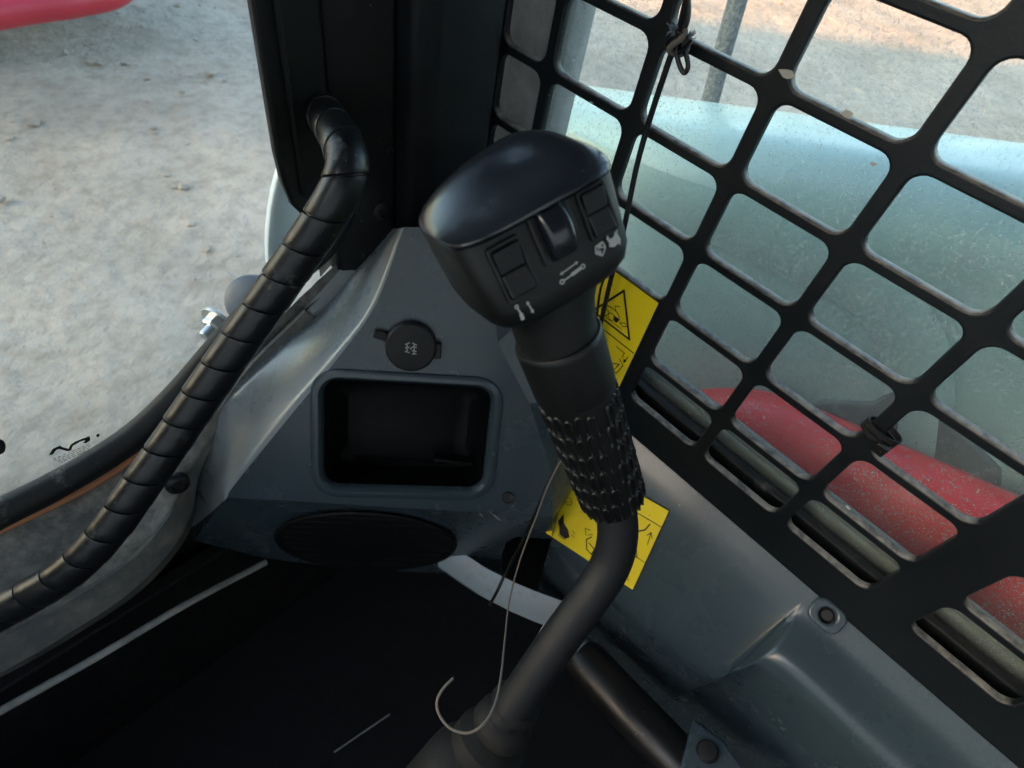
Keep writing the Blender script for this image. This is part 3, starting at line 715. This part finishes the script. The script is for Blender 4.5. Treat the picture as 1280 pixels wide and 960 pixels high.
# ================================================================== warning stickers
def sticker(name, label, f, outline, prints, border):
    """f(x, y, h) maps sticker coordinates in metres to space"""
    t = thing(name, label, 'sticker', f(0, 0, 0))
    n = len(outline); V = [f(x, y, h) for h in (0.0002, .0006) for x, y in outline]
    mesh('backing', V, [tuple(range(n - 1, -1, -1)), tuple(range(n, 2 * n))] + [(i, (i + 1) % n, n + (i + 1) % n, n + i) for i in range(n)], M['ink'], t, smooth=False)
    cx = sum(p[0] for p in outline) / n; cy = sum(p[1] for p in outline) / n
    ins = []
    for x, y in outline:
        d = Vector((x - cx, y - cy)); k = (d.length - border) / d.length; ins.append((cx + d.x * k, cy + d.y * k))
    mesh('yellow_face', [f(x, y, .0009) for x, y in ins], [tuple(range(n))], M['yellow'], t, smooth=False)
    bm = bmesh.new(); H = [.0012]
    def poly(P):
        try: bm.faces.new([bm.verts.new(f(x, y, H[0])) for x, y in P])
        except ValueError: pass
    def line(P, w_, closed=False):
        P = [Vector(p) for p in P]; m_ = len(P)
        for i in range(m_ if closed else m_ - 1):
            a, b = P[i], P[(i + 1) % m_]; d = (b - a).normalized(); s = Vector((-d.y, d.x)) * w_ / 2; e = d * w_ * .4
            poly([a - s - e, b - s + e, b + s + e, a + s - e]); H[0] += .000004
    prints(poly, line)
    bm_obj('pictograms', bm, M['ink'], t, smooth=False)
def circ(x, y, r, n=14): return [(x + r * math.cos(2 * math.pi * k / n), y + r * math.sin(2 * math.pi * k / n)) for k in range(n)]
# upper sticker, on the guard plate: x runs rearwards, y up
g0 = onX(825, 378, .3755); 
def fg(x, y, h): return Vector((.3758 - h, g0.y - x, g0.z + y))
def prints1(poly, line):
    W_ = -.078
    tri = [(-.041, -.0235), (-.0585, -.0525), (-.0115, -.0525)]
    tri = [(-.034, -.012), (-.056, -.053), (-.011, -.053)]
    line(tri, .0021, True); line([(-.045, -.049), (-.022, -.049)], .0007)
    line(circ(-.044, -.044, .0042), .0007, True); line(circ(-.036, -.0445, .0036), .0007, True)
    poly([(-.034, -.041), (-.027, -.041), (-.029, -.047), (-.033, -.046)]); line([(-.048, -.038), (-.040, -.036), (-.032, -.036), (-.028, -.040)], .0008)
    line([(-.026, -.044), (-.021, -.0405), (-.0185, -.043), (-.022, -.0455), (-.026, -.044)], .0007); line([(-.034, -.036), (-.036, -.031), (-.032, -.029)], .0007)
    line([(-.078, -.063), (-.002, -.063)], .0012)
    line([(-.063, -.0015), (-.063, -.062)], .0010)
    for dx in (0, -.026, -.045):
        line([(-.020 + dx, -.070), (-.010 + dx, -.070), (-.010 + dx, -.076)], .0008); line([(-.012 + dx, -.080), (-.006 + dx, -.084), (-.009 + dx, -.098), (-.013 + dx, -.098), (-.010 + dx, -.086), (-.016 + dx, -.090), (-.018 + dx, -.100)], .0009)
        line([(-.005 + dx, -.071), (-.0065 + dx, -.078)], .0008); poly([(-.0085 + dx, -.0765), (-.0045 + dx, -.0765), (-.0066 + dx, -.081)]); line([(-.020 + dx, -.104), (-.006 + dx, -.104)], .0009)
sticker('warning_sticker', 'yellow warning sticker with black triangle on the window guard', fg, [(0, 0), (-.080, 0), (-.080, -.112), (0, -.112)], prints1, .0012)
# lower sticker, on the sloping side console
sA, sB, sC = onS(838, 638), onS(792, 738), onS(691, 643)      # rear top, rear bottom, front bottom corner
ey = (sA - sB); hgt_ = ey.length; ey.normalize(); ex = (sC - sB); ex = (ex - ey * ex.dot(ey)); wid_ = ex.length; ex.normalize()
def fs(x, y, h): return sB + ex * x + ey * y + NS * (h + .0006)
def prints2(poly, line):
    w_, h_ = wid_, hgt_
    line([(.001, h_ * .80), (w_ - .001, h_ * .80)], .0010); line([(.001, h_ * .36), (w_ * .42, h_ * .36)], .0008)
    # rear column: figure with arrow
    line([(.012, h_ * .76), (.014, h_ * .68), (.020, h_ * .62), (.026, h_ * .66)], .0014); line([(.020, h_ * .62), (.021, h_ * .52)], .0010); line(circ(.029, .69 * h_, .0022, 8), .0007, True)
    line([(.006, h_ * .55), (.0075, h_ * .68)], .0008); line([(.0045, h_ * .64), (.0075, h_ * .69), (.0100, h_ * .64)], .0008)
    line([(.028, h_ * .48), (.016, h_ * .48), (.011, h_ * .38)], .0010); line([(.028, h_ * .43), (.019, h_ * .43), (.014, h_ * .36), (.010, h_ * .37)], .0010); line([(.026, h_ * .45), (.018, h_ * .455), (.0125, h_ * .37)], .0008)
    poly(circ(.015, h_ * .24, .0022, 8)); line([(.010, h_ * .12), (.017, h_ * .20), (.024, h_ * .26)], .0007); line([(.008, h_ * .08), (.014, h_ * .12), (.010, h_ * .15)], .0007); poly(circ(.022, h_ * .31, .0014, 6))
    # front columns
    line(circ(w_ - .012, h_ * .50, .0040, 12), .0007, True); line([(w_ - .014, h_ * .51), (w_ - .010, h_ * .48)], .0006)
    poly([(w_ - .012, h_ * .34), (w_ - .016, h_ * .24), (w_ - .023, h_ * .20), (w_ - .028, h_ * .13), (w_ - .024, h_ * .08), (w_ - .016, h_ * .09), (w_ - .013, h_ * .17), (w_ - .009, h_ * .22)])
    line([(w_ - .032, h_ * .20), (w_ - .028, h_ * .22)], .0007); line([(w_ - .033, h_ * .16), (w_ - .029, h_ * .17)], .0007); line([(w_ - .015, h_ * .075), (w_ - .024, h_ * .07)], .0007)
    line([(w_ - .044, h_ * .26), (w_ - .040, h_ * .33), (w_ - .046, h_ * .34)], .0007); line([(w_ - .050, h_ * .28), (w_ - .046, h_ * .22), (w_ - .050, h_ * .12), (w_ - .057, h_ * .10), (w_ - .058, h_ * .17), (w_ - .050, h_ * .20)], .0012)
    line([(w_ - .046, h_ * .28), (w_ - .050, h_ * .31)], .0007)
    line([(w_ * .42, h_ * .02), (w_ * .42, h_ * .98)], .0008)
sticker('warning_sticker', 'yellow operation sticker with pictograms on the grey console behind the lever', fs, [(0, 0), (wid_, 0), (wid_, hgt_), (0, hgt_)], prints2, .0012)
# ================================================================== spiral wrapped hose
def hose():
    P = [pt(u, v, d) for u, v, d in ((-120, 822, .46), (-40, 786, .46), (25, 752, .46), (85, 715, .455), (132, 668, .45), (178, 604, .445), (225, 536, .44), (275, 462, .43), (325, 390, .42), (372, 322, .405), (412, 262, .39), (433, 215, .385), (428, 180, .395), (409, 148, .425), (392, 122, .475))]
    path = crom(P, 14)
    t = thing('wrapped_hose', 'black hose in ribbed spiral wrap running from sill to door frame', 'hose', P[5])
    tube('hose_core', path, .0118, M['blackp'], t, seg=16)
    # arc length table
    S = [0]
    for a, b in zip(path, path[1:]): S.append(S[-1] + (b - a).length)
    Fm = frames(path)
    def at(s):
        s = max(0, min(S[-1] - 1e-6, s)); lo, hi = 0, len(S) - 1
        while hi - lo > 1:
            m_ = (lo + hi) // 2
            if S[m_] <= s: lo = m_
            else: hi = m_
        k = (s - S[lo]) / (S[hi] - S[lo]); return path[lo].lerp(path[hi], k), Fm[lo][1].lerp(Fm[hi][1], k).normalized(), Fm[lo][2].lerp(Fm[hi][2], k).normalized()
    pitch, seg = .0275, 30; turns = S[-1] / pitch; V = []; F = []; prof = [(0, .0135), (.0004, .0147), (.0016, .0151), (.008, .0149), (.0165, .0147), (.0245, .0146), (.0262, .0143), (.0266, .0128)]
    N = int(turns * seg) - seg; k = len(prof)
    for i in range(N):
        th = 2 * math.pi * i / seg
        for dv, r in prof:
            p, n_, b_ = at(i / seg * pitch + dv); wob = 1 + .012 * math.sin(i * .37) ; V.append(p + (n_ * math.cos(th) + b_ * math.sin(th)) * r * wob * .96)
    for i in range(N - 1):
        for q in range(k - 1): F.append((i * k + q, i * k + q + 1, (i + 1) * k + q + 1, (i + 1) * k + q))
    mesh('spiral_wrap', V, F, M['hose'], t)
hose()
# ================================================================== joystick
def cam2w(v): return AX * v[0] + AY * v[1] + AZ * v[2]
E1 = cam2w((.83014, -.51274, .21900)).normalized(); E3 = cam2w((-.31983, -.75967, -.56622)).normalized(); E2 = cam2w((.45669, .40000, -.79463)).normalized()
JT = pt(697, 420, .275)
def J(a, b, h): return JT + E1 * ((a + (3.6 * min(1, max(0, (h - 6) / 20)))) / 1000) + E2 * (b / 1000) + E3 * (h / 1000)
def joystick():
    base = pt(640, 890, .37)
    t = thing('joystick', 'black control lever with ridged grip and switch head on bent tube', 'joystick', base)
    # bent lever tube
    P = [pt(566, 1000, .40), pt(600, 945, .385), pt(640, 885, .37), pt(690, 812, .362), pt(735, 750, .358), pt(762, 708, .355), pt(772, 670, .35), J(0, 0, -124), J(0, 0, -112)]
    tube('lever_tube', P, .0123, M['tubep'], t, seg=24, smooth_n=8)
    bx = (P[0] - P[4]).normalized()
    lathe('shade_sleeve', pt(650, 872, .372), bx, [(.0126, 0), (.0155, .002), (.0165, .008), (.0140, .013), (.0190, .018), (.0200, .026), (.0170, .031), (.0240, .037), (.0250, .047), (.0210, .052), (.032, .062), (.034, .075), (.040, .13)], M['floor'], t, seg=32)  # black sleeve added to hide the tube where it fades into shade
    # ridged grip
    g = lathe('grip', J(0, 0, -121), E3, [(.012, 0), (.0165, .0005), (.0180, .003), (.0186, .010), (.0192, .05), (.0197, .085), (.0197, .09)], M['grip'], t, seg=40, cap1=False)
    me = None; rows, cols = 6, 22
    for r in range(rows):
        for c in range(cols):
            a = 2 * math.pi * (c + .5 * (r % 2)) / cols; 
            dirv = E1 * math.cos(a) + E2 * math.sin(a)
            if dirv.dot((E2 * .93 + E1 * -.1).normalized()) > .985: continue      # smooth seam strip
            h = -111.5 + r * 13.6 + (1.6 if c % 2 else 0); rad = .0183 + .0012 * (r / rows)
            if me is None:
                me = bpy.data.meshes.new('ridge'); V = []; Fc = []
                # a hollow arched cell: thin wall bent over at the top; x across, y outwards, z along the grip
                path_ = [(-2.0, -7.2), (-2.05, -2), (-2.0, 3.2)] + [(-2.0 * math.cos(q), 3.8 + 2.6 * math.sin(q)) for q in (R_(25), R_(60), R_(90), R_(120), R_(155))] + [(2.0, 3.2), (2.05, -2), (2.0, -7.2)]
                for k, (x, z) in enumerate(path_):
                    hy = .0016 if 0 < k < len(path_) - 1 else .0007
                    a_, b_ = path_[max(k - 1, 0)], path_[min(k + 1, len(path_) - 1)]; dx, dz = b_[0] - a_[0], b_[1] - a_[1]; l_ = math.hypot(dx, dz); nx, nz_ = -dz / l_ * .52, dx / l_ * .52
                    V += [((x + nx) / 1000, -.0008, (z + nz_) / 1000), ((x + nx * .7) / 1000, hy, (z + nz_ * .7) / 1000), ((x - nx * .7) / 1000, hy, (z - nz_ * .7) / 1000), ((x - nx) / 1000, -.0008, (z - nz_) / 1000)]
                for k in range(len(path_) - 1):
                    for q in range(3): Fc.append((k * 4 + q, k * 4 + q + 1, k * 4 + q + 5, k * 4 + q + 4))
                Fc += [(0, 1, 2, 3), tuple(len(V) - 4 + k for k in (3, 2, 1, 0))]
                me.from_pydata(V, [], Fc); me.materials.append(M['grip'])
                for p in me.polygons: p.use_smooth = True
            o = bpy.data.objects.new('ridge', me); COL.objects.link(o); o.parent = g
            loc = JT + E3 * (h / 1000) + dirv * rad; xax = E3.cross(dirv).normalized() * -1
            xax = dirv.cross(E3).normalized()
            Mx = Matrix(((xax.x, dirv.x, E3.x, 0), (xax.y, dirv.y, E3.y, 0), (xax.z, dirv.z, E3.z, 0), (0, 0, 0, 1)))
            o.matrix_local = Matrix.Translation(loc - W[g]) @ Mx; W[o] = loc
    # smooth collar and neck
    lathe('collar', J(0, 0, -33), E3, [(.0195, 0), (.0206, .001), (.0210, .004), (.0215, .030), (.0215, .0325), (.0208, .0335), (.0195, .0335)], M['grip'], t, seg=48)
    V = []; F = []; n = 40
    def sect(a, f, b, h, e=2.6, sh=0):
        """superellipse section with different front and back reach"""
        out = []
        for k in range(n):
            q = 2 * math.pi * k / n; c, s = math.cos(q), math.sin(q)
            x = a * math.copysign(abs(c) ** (2 / e), c); y = (f if s > 0 else b) * math.copysign(abs(s) ** (2 / e), s)
            out.append((x + sh, y, h))
        return out
    def loft(name, S, m_, cap0=True, cap1=True, **kw):
        V = [J(*p) for s in S for p in s]; F = []
        for i in range(len(S) - 1):
            for k in range(n): F.append((i * n + k, i * n + (k + 1) % n, (i + 1) * n + (k + 1) % n, (i + 1) * n + k))
        if cap0: F.append(tuple(range(n - 1, -1, -1)))
        if cap1: F.append(tuple((len(S) - 1) * n + k for k in range(n)))
        return mesh(name, V, F, m_, t, **kw)
    loft('neck', [sect(19.4, 19.4, 19.4, -2, 2), sect(19.5, 19.3, 19.5, 4, 2), sect(20, 19.5, 21, 16, 2.2), sect(24, 20, 26, 28, 2.6), sect(27, 20, 28, 36, 3)], M['face'])
    # head body: front face flat, leaning back at the top
    body = loft('head_body', [sect(24, 16, 22, 23.5, 3), sect(31, 21.0, 29, 25.5, 3.5), sect(34.2, 23.2, 33.5, 29.5, 4.2), sect(35.8, 23.6, 37, 36, 5), sect(37.2, 20.0, 41, 56, 5), sect(37.6, 18.2, 42, 66, 5)], M['face'])
    # cap: wide dome with an overhanging brow
    dome = []
    for k in range(11):
        q = R_(4 + 84 * k / 10); c_, s_ = math.cos(q) ** .8, math.sin(q)
        z_ = 68.5 + 11.5 * s_
        dome.append([(x + 7 * (1 - c_), y - 13 * (1 - c_), z_ + s_ * (.22 * x - .30 * (y + 10))) for x, y, _ in sect(38.2 * c_, 22.2 * c_, 43.5 * c_, 0, 4 - 1.7 * s_)])
    capm = loft('head_cap', [sect(35, 17, 40, 65.0, 4.5), sect(37.9, 20.6, 42.8, 65.6, 4.2), sect(38.4, 22.2, 43.6, 67.5, 4)] + dome, M['cap'])
    # front face details: h along the face; front surface e2 at height h
    def fe(h): return 23.6 + (h - 36) * (20.0 - 23.6) / 20
    def fp(a, h, o_=0): return J(a, fe(h) + o_, h)
    def fbox(name, a0, a1, h0, h1, o0, o1, m_, parent, bev=.0008, tilt=0):
        V = [fp(a, h, o_ + tilt * (h - h0) / (h1 - h0)) for o_ in (o0, o1) for a, h in ((a0, h0), (a1, h0), (a1, h1), (a0, h1))]
        return mesh(name, V, [(3, 2, 1, 0), (4, 5, 6, 7), (0, 1, 5, 4), (1, 2, 6, 5), (2, 3, 7, 6), (3, 0, 4, 7)], m_, parent, bevel=bev)
    for a0, a1, h0, h1 in ((-28.5, -13.5, 40, 63), (14.5, 28.5, 45, 66)):
        rim = plate('switch_bezel', [rrect(a0, h0, a1, h1, 1.8, 4), rrect(a0 + 1.4, h0 + 1.4, a1 - 1.4, h1 - 1.4, 1.2, 4)], (0, 0, 0), (1, 0, 0), (0, 1, 0), 2.2, M['face'], None, bevel=.3)
        # move bezel from plain millimetres onto the face
        for v in rim.data.vertices:
            p = v.co + W[rim]; v.co = fp(p.x, p.y, p.z + .4)
        cc = fp((a0 + a1) / 2, (h0 + h1) / 2)
        for v in rim.data.vertices: v.co -= cc
        W[rim] = cc; rim.parent = body; rim.location = cc - W[body]
        mid = (h0 + h1) / 2
        r1 = fbox('rocker_half', a0 + 1.8, a1 - 1.8, h0 + 1.8, mid - .1, .1, 3.0, M['button'], body, tilt=-1.6)
        r2 = fbox('rocker_half', a0 + 1.8, a1 - 1.8, mid + .1, h1 - 1.8, .1, 1.3, M['button'], body, tilt=2.0)
    # thumb roller in a slot
    fbox('roller_guide', -8.5, -6.2, 46, 66, -.5, 2.0, M['face'], body, .0006)
    fbox('roller_guide', 8.6, 10.6, 50, 67, -.5, 1.6, M['face'], body, .0006)
    Pt = [fp(1.5, h, o_) for h, o_ in ((45.5, .3), (47.5, 4.2), (52, 6.6), (58, 7.2), (63, 6.0), (66, 3.2))]
    V = []; F = []
    for p in Pt:
        for k in (-6.2, -5.4, -3.5, 0, 3.5, 5.4, 6.2):
            V.append(p + E1 * (k / 1000) - E2 * ((.0022 if abs(k) > 6 else .0005 if abs(k) > 5 else 0)))
    for i in range(len(Pt) - 1):
        for k in range(6): F.append((i * 7 + k, i * 7 + k + 1, (i + 1) * 7 + k + 1, (i + 1) * 7 + k))
    nb = len(V)
    for p in Pt:
        for k in (-6.2, 6.2): V.append(p + E1 * (k / 1000) - E2 * .008)
    for i in range(len(Pt) - 1):
        F.append((i * 7, (i + 1) * 7, nb + (i + 1) * 2, nb + i * 2)); F.append((i * 7 + 6, (i + 1) * 7 + 6, nb + (i + 1) * 2 + 1, nb + i * 2 + 1))
    mesh('thumb_roller', V, F, M['cap'], body, sub=1)
    # seam below the face
    # white printed symbols
    bm = bmesh.new(); OFF = .45
    SHR = lambda q, a, b: a + (q - a) * b
    def poly(P): bm.faces.new([bm.verts.new(fp(x * .97, SHR(y, 39, .85), OFF)) for x, y in P])
    def seg(a, b, w_):
        a, b = Vector(a), Vector(b); d = (b - a).normalized(); s = Vector((-d.y, d.x)) * w_ / 2; poly([a - s, b - s, b + s, a + s])
    def arrow(a, b, w_, hd):
        a, b = Vector(a), Vector(b); d = (b - a).normalized(); s = Vector((-d.y, d.x)); seg(a + d * hd * .8, b - d * hd * .8, w_)
        poly([a, a + d * hd + s * hd * .55, a + d * hd - s * hd * .55]); poly([b, b - d * hd - s * hd * .55, b - d * hd + s * hd * .55])
    def ring(c, r0, r1, n_=14):
        for k in range(n_):
            q0, q1 = 2 * math.pi * k / n_, 2 * math.pi * (k + 1) / n_
            poly([(c[0] + r * math.cos(q), c[1] + r * math.sin(q)) for r, q in ((r0, q0), (r1, q0), (r1, q1), (r0, q1))])
    arrow((-4.0, 40.4), (6.2, 41.6), .65, 1.6)
    ring((-4.0, 36.9), .6, 1.3); ring((7.2, 38.3), .6, 1.3); seg((-2.8, 37.0), (1, 37.5), .8); seg((1, 37.5), (6.0, 38.15), 1.7)
    # envelope like diamond, hand like shape
    c = Vector((17.5, 41)); L = [c + Vector(p) for p in ((-2.6, -.4), (0, -3.0), (2.6, -.2), (2.2, 3.0), (-1.6, 2.6))]
    for i in range(5): seg(L[i], L[(i + 1) % 5], .7)
    seg(L[0], L[3], .6); seg(L[4], L[2], .6); poly([L[0], c + Vector((0, .2)), L[1]]); poly([L[3], c + Vector((.2, .6)), L[4]])
    c = Vector((25, 42.2)); poly([c + Vector(p) for p in ((-3.2, -2.2), (-.6, -3.4), (1.4, -2.8), (2.2, -4.2), (3.2, -1.4), (2.6, 1.6), (3.4, 3.6), (1.6, 3.0), (.4, 1.2), (-1.4, 1.0), (-2.2, 3.6), (-3.2, 2.0), (-2.6, -.4))])
    arrow((-21.0, 30.6), (-21.8, 37.6), .7, 1.7); seg((-26.4, 30.5), (-26.2, 33.8), 1.7); seg((-26.2, 33.8), (-26.6, 37), .8); ring((-26.7, 37.6), .4, 1.0, 10)
    bm_obj('white_symbols', bm, M['white'], body, smooth=False)
    return t
joystick()
# ================================================================== wires and string
def wires():
    P = [onX(u, v, x) for u, v, x in ((872, -60, .362), (858, 0, .364), (848, 42, .366), (833, 86, .366), (812, 150, .366), (795, 212, .364), (779, 290, .362), (763, 352, .362), (752, 400, .362), (742, 450, .355))]
    t = thing('hanging_wire', 'thin black wire hanging in front of the window guard', 'wire', P[3])
    tube('wire', P, .0021, M['wire'], t, seg=10, smooth_n=8)
    P2_ = [onX(u, v, .360) for u, v in ((762, 300), (757, 340), (750, 365), (744, 410), (738, 450))]
    tube('strand', P2_, .0011, M['wire'], t, seg=8, smooth_n=6)
    k = onX(853, 52, .364); t = thing('wire_knot', 'frayed knot and loop tying the wire to the guard', 'knot', k)
    lp = [onX(u, v, .361) for u, v in ((848, 50), (846, 64), (849, 80), (855, 91), (860, 84), (858, 70), (853, 58), (850, 46), (858, 30), (861, 10), (857, -20))]
    tube('loop', lp, .0016, M['wire'], t, seg=8, smooth_n=6)
    ring = [k + Vector((math.cos(a) * .007 - .002, math.sin(a * 2) * .003, math.sin(a) * .007)) for a in [2 * math.pi * i / 14 for i in range(15)]]
    tube('knot_turns', ring, .0019, M['string'], t, seg=8, smooth_n=3)
    ring = [k + Vector((math.sin(a * 3) * .004 - .004, math.cos(a) * .006, math.sin(a) * .006)) for a in [2 * math.pi * i / 14 for i in range(20)]]
    tube('knot_turns', ring, .0014, M['wire'], t, seg=8, smooth_n=3)
    rnd = random.Random(2); bm = bmesh.new()
    for cu, cv, n_, sp, dirx in ((848, 38, 22, 16, -1), (860, 46, 18, 11, 1)):
        for _ in range(n_):
            a = onX(cu, cv, .362); e = onX(cu + dirx * rnd.uniform(.2, 1) * sp, cv + rnd.uniform(-.9, .5) * sp, .362 - rnd.uniform(0, .012))
            V, F = tube_data([a, a.lerp(e, .5) + Vector((rnd.uniform(-1, 1), rnd.uniform(-1, 1), rnd.uniform(-1, 1))) * .0012, e], [.0004, .00035, .0002], 4)
            vs_ = [bm.verts.new(v) for v in V]
            for f in F: bm.faces.new([vs_[i] for i in f])
    o = bm_obj('frayed_ends', bm, M['fray'], t); o['kind'] = 'stuff'
    S = [pt(u, v, d) for u, v, d in ((712, 560, .50), (700, 578, .50), (684, 610, .505), (668, 652, .51), (650, 700, .515), (637, 750, .49), (631, 800, .44), (627, 840, .36), (620, 876, .325), (606, 903, .312), (586, 916, .308), (564, 911, .308), (550, 895, .31), (546, 878, .312), (553, 862, .315), (566, 848, .32))]
    o = tube('twine', S, .0007, M['string'], seg=8, smooth_n=8); tag(o, 'thin grey twine hanging from the grip into a hooked loop', 'twine')
    B_ = [pt(u, v, d) for u, v, d in ((700, 570, .512), (694, 588, .515), (683, 608, .52), (672, 636, .53), (655, 672, .56), (634, 712, .585), (622, 738, .59), (612, 756, .60))]
    o = tube('black_cable', B_, .0017, M['wire'], seg=8, smooth_n=6); tag(o, 'short black cable dropping beside the twine into the footwell', 'cable')
    o = tube('floor_straw', [pt(418, 940, .80), pt(450, 918, .80), pt(487, 893, .80)], .0012, M['mattrim'], seg=6); tag(o, 'pale straw lying on the dark footwell floor', 'straw')
wires()
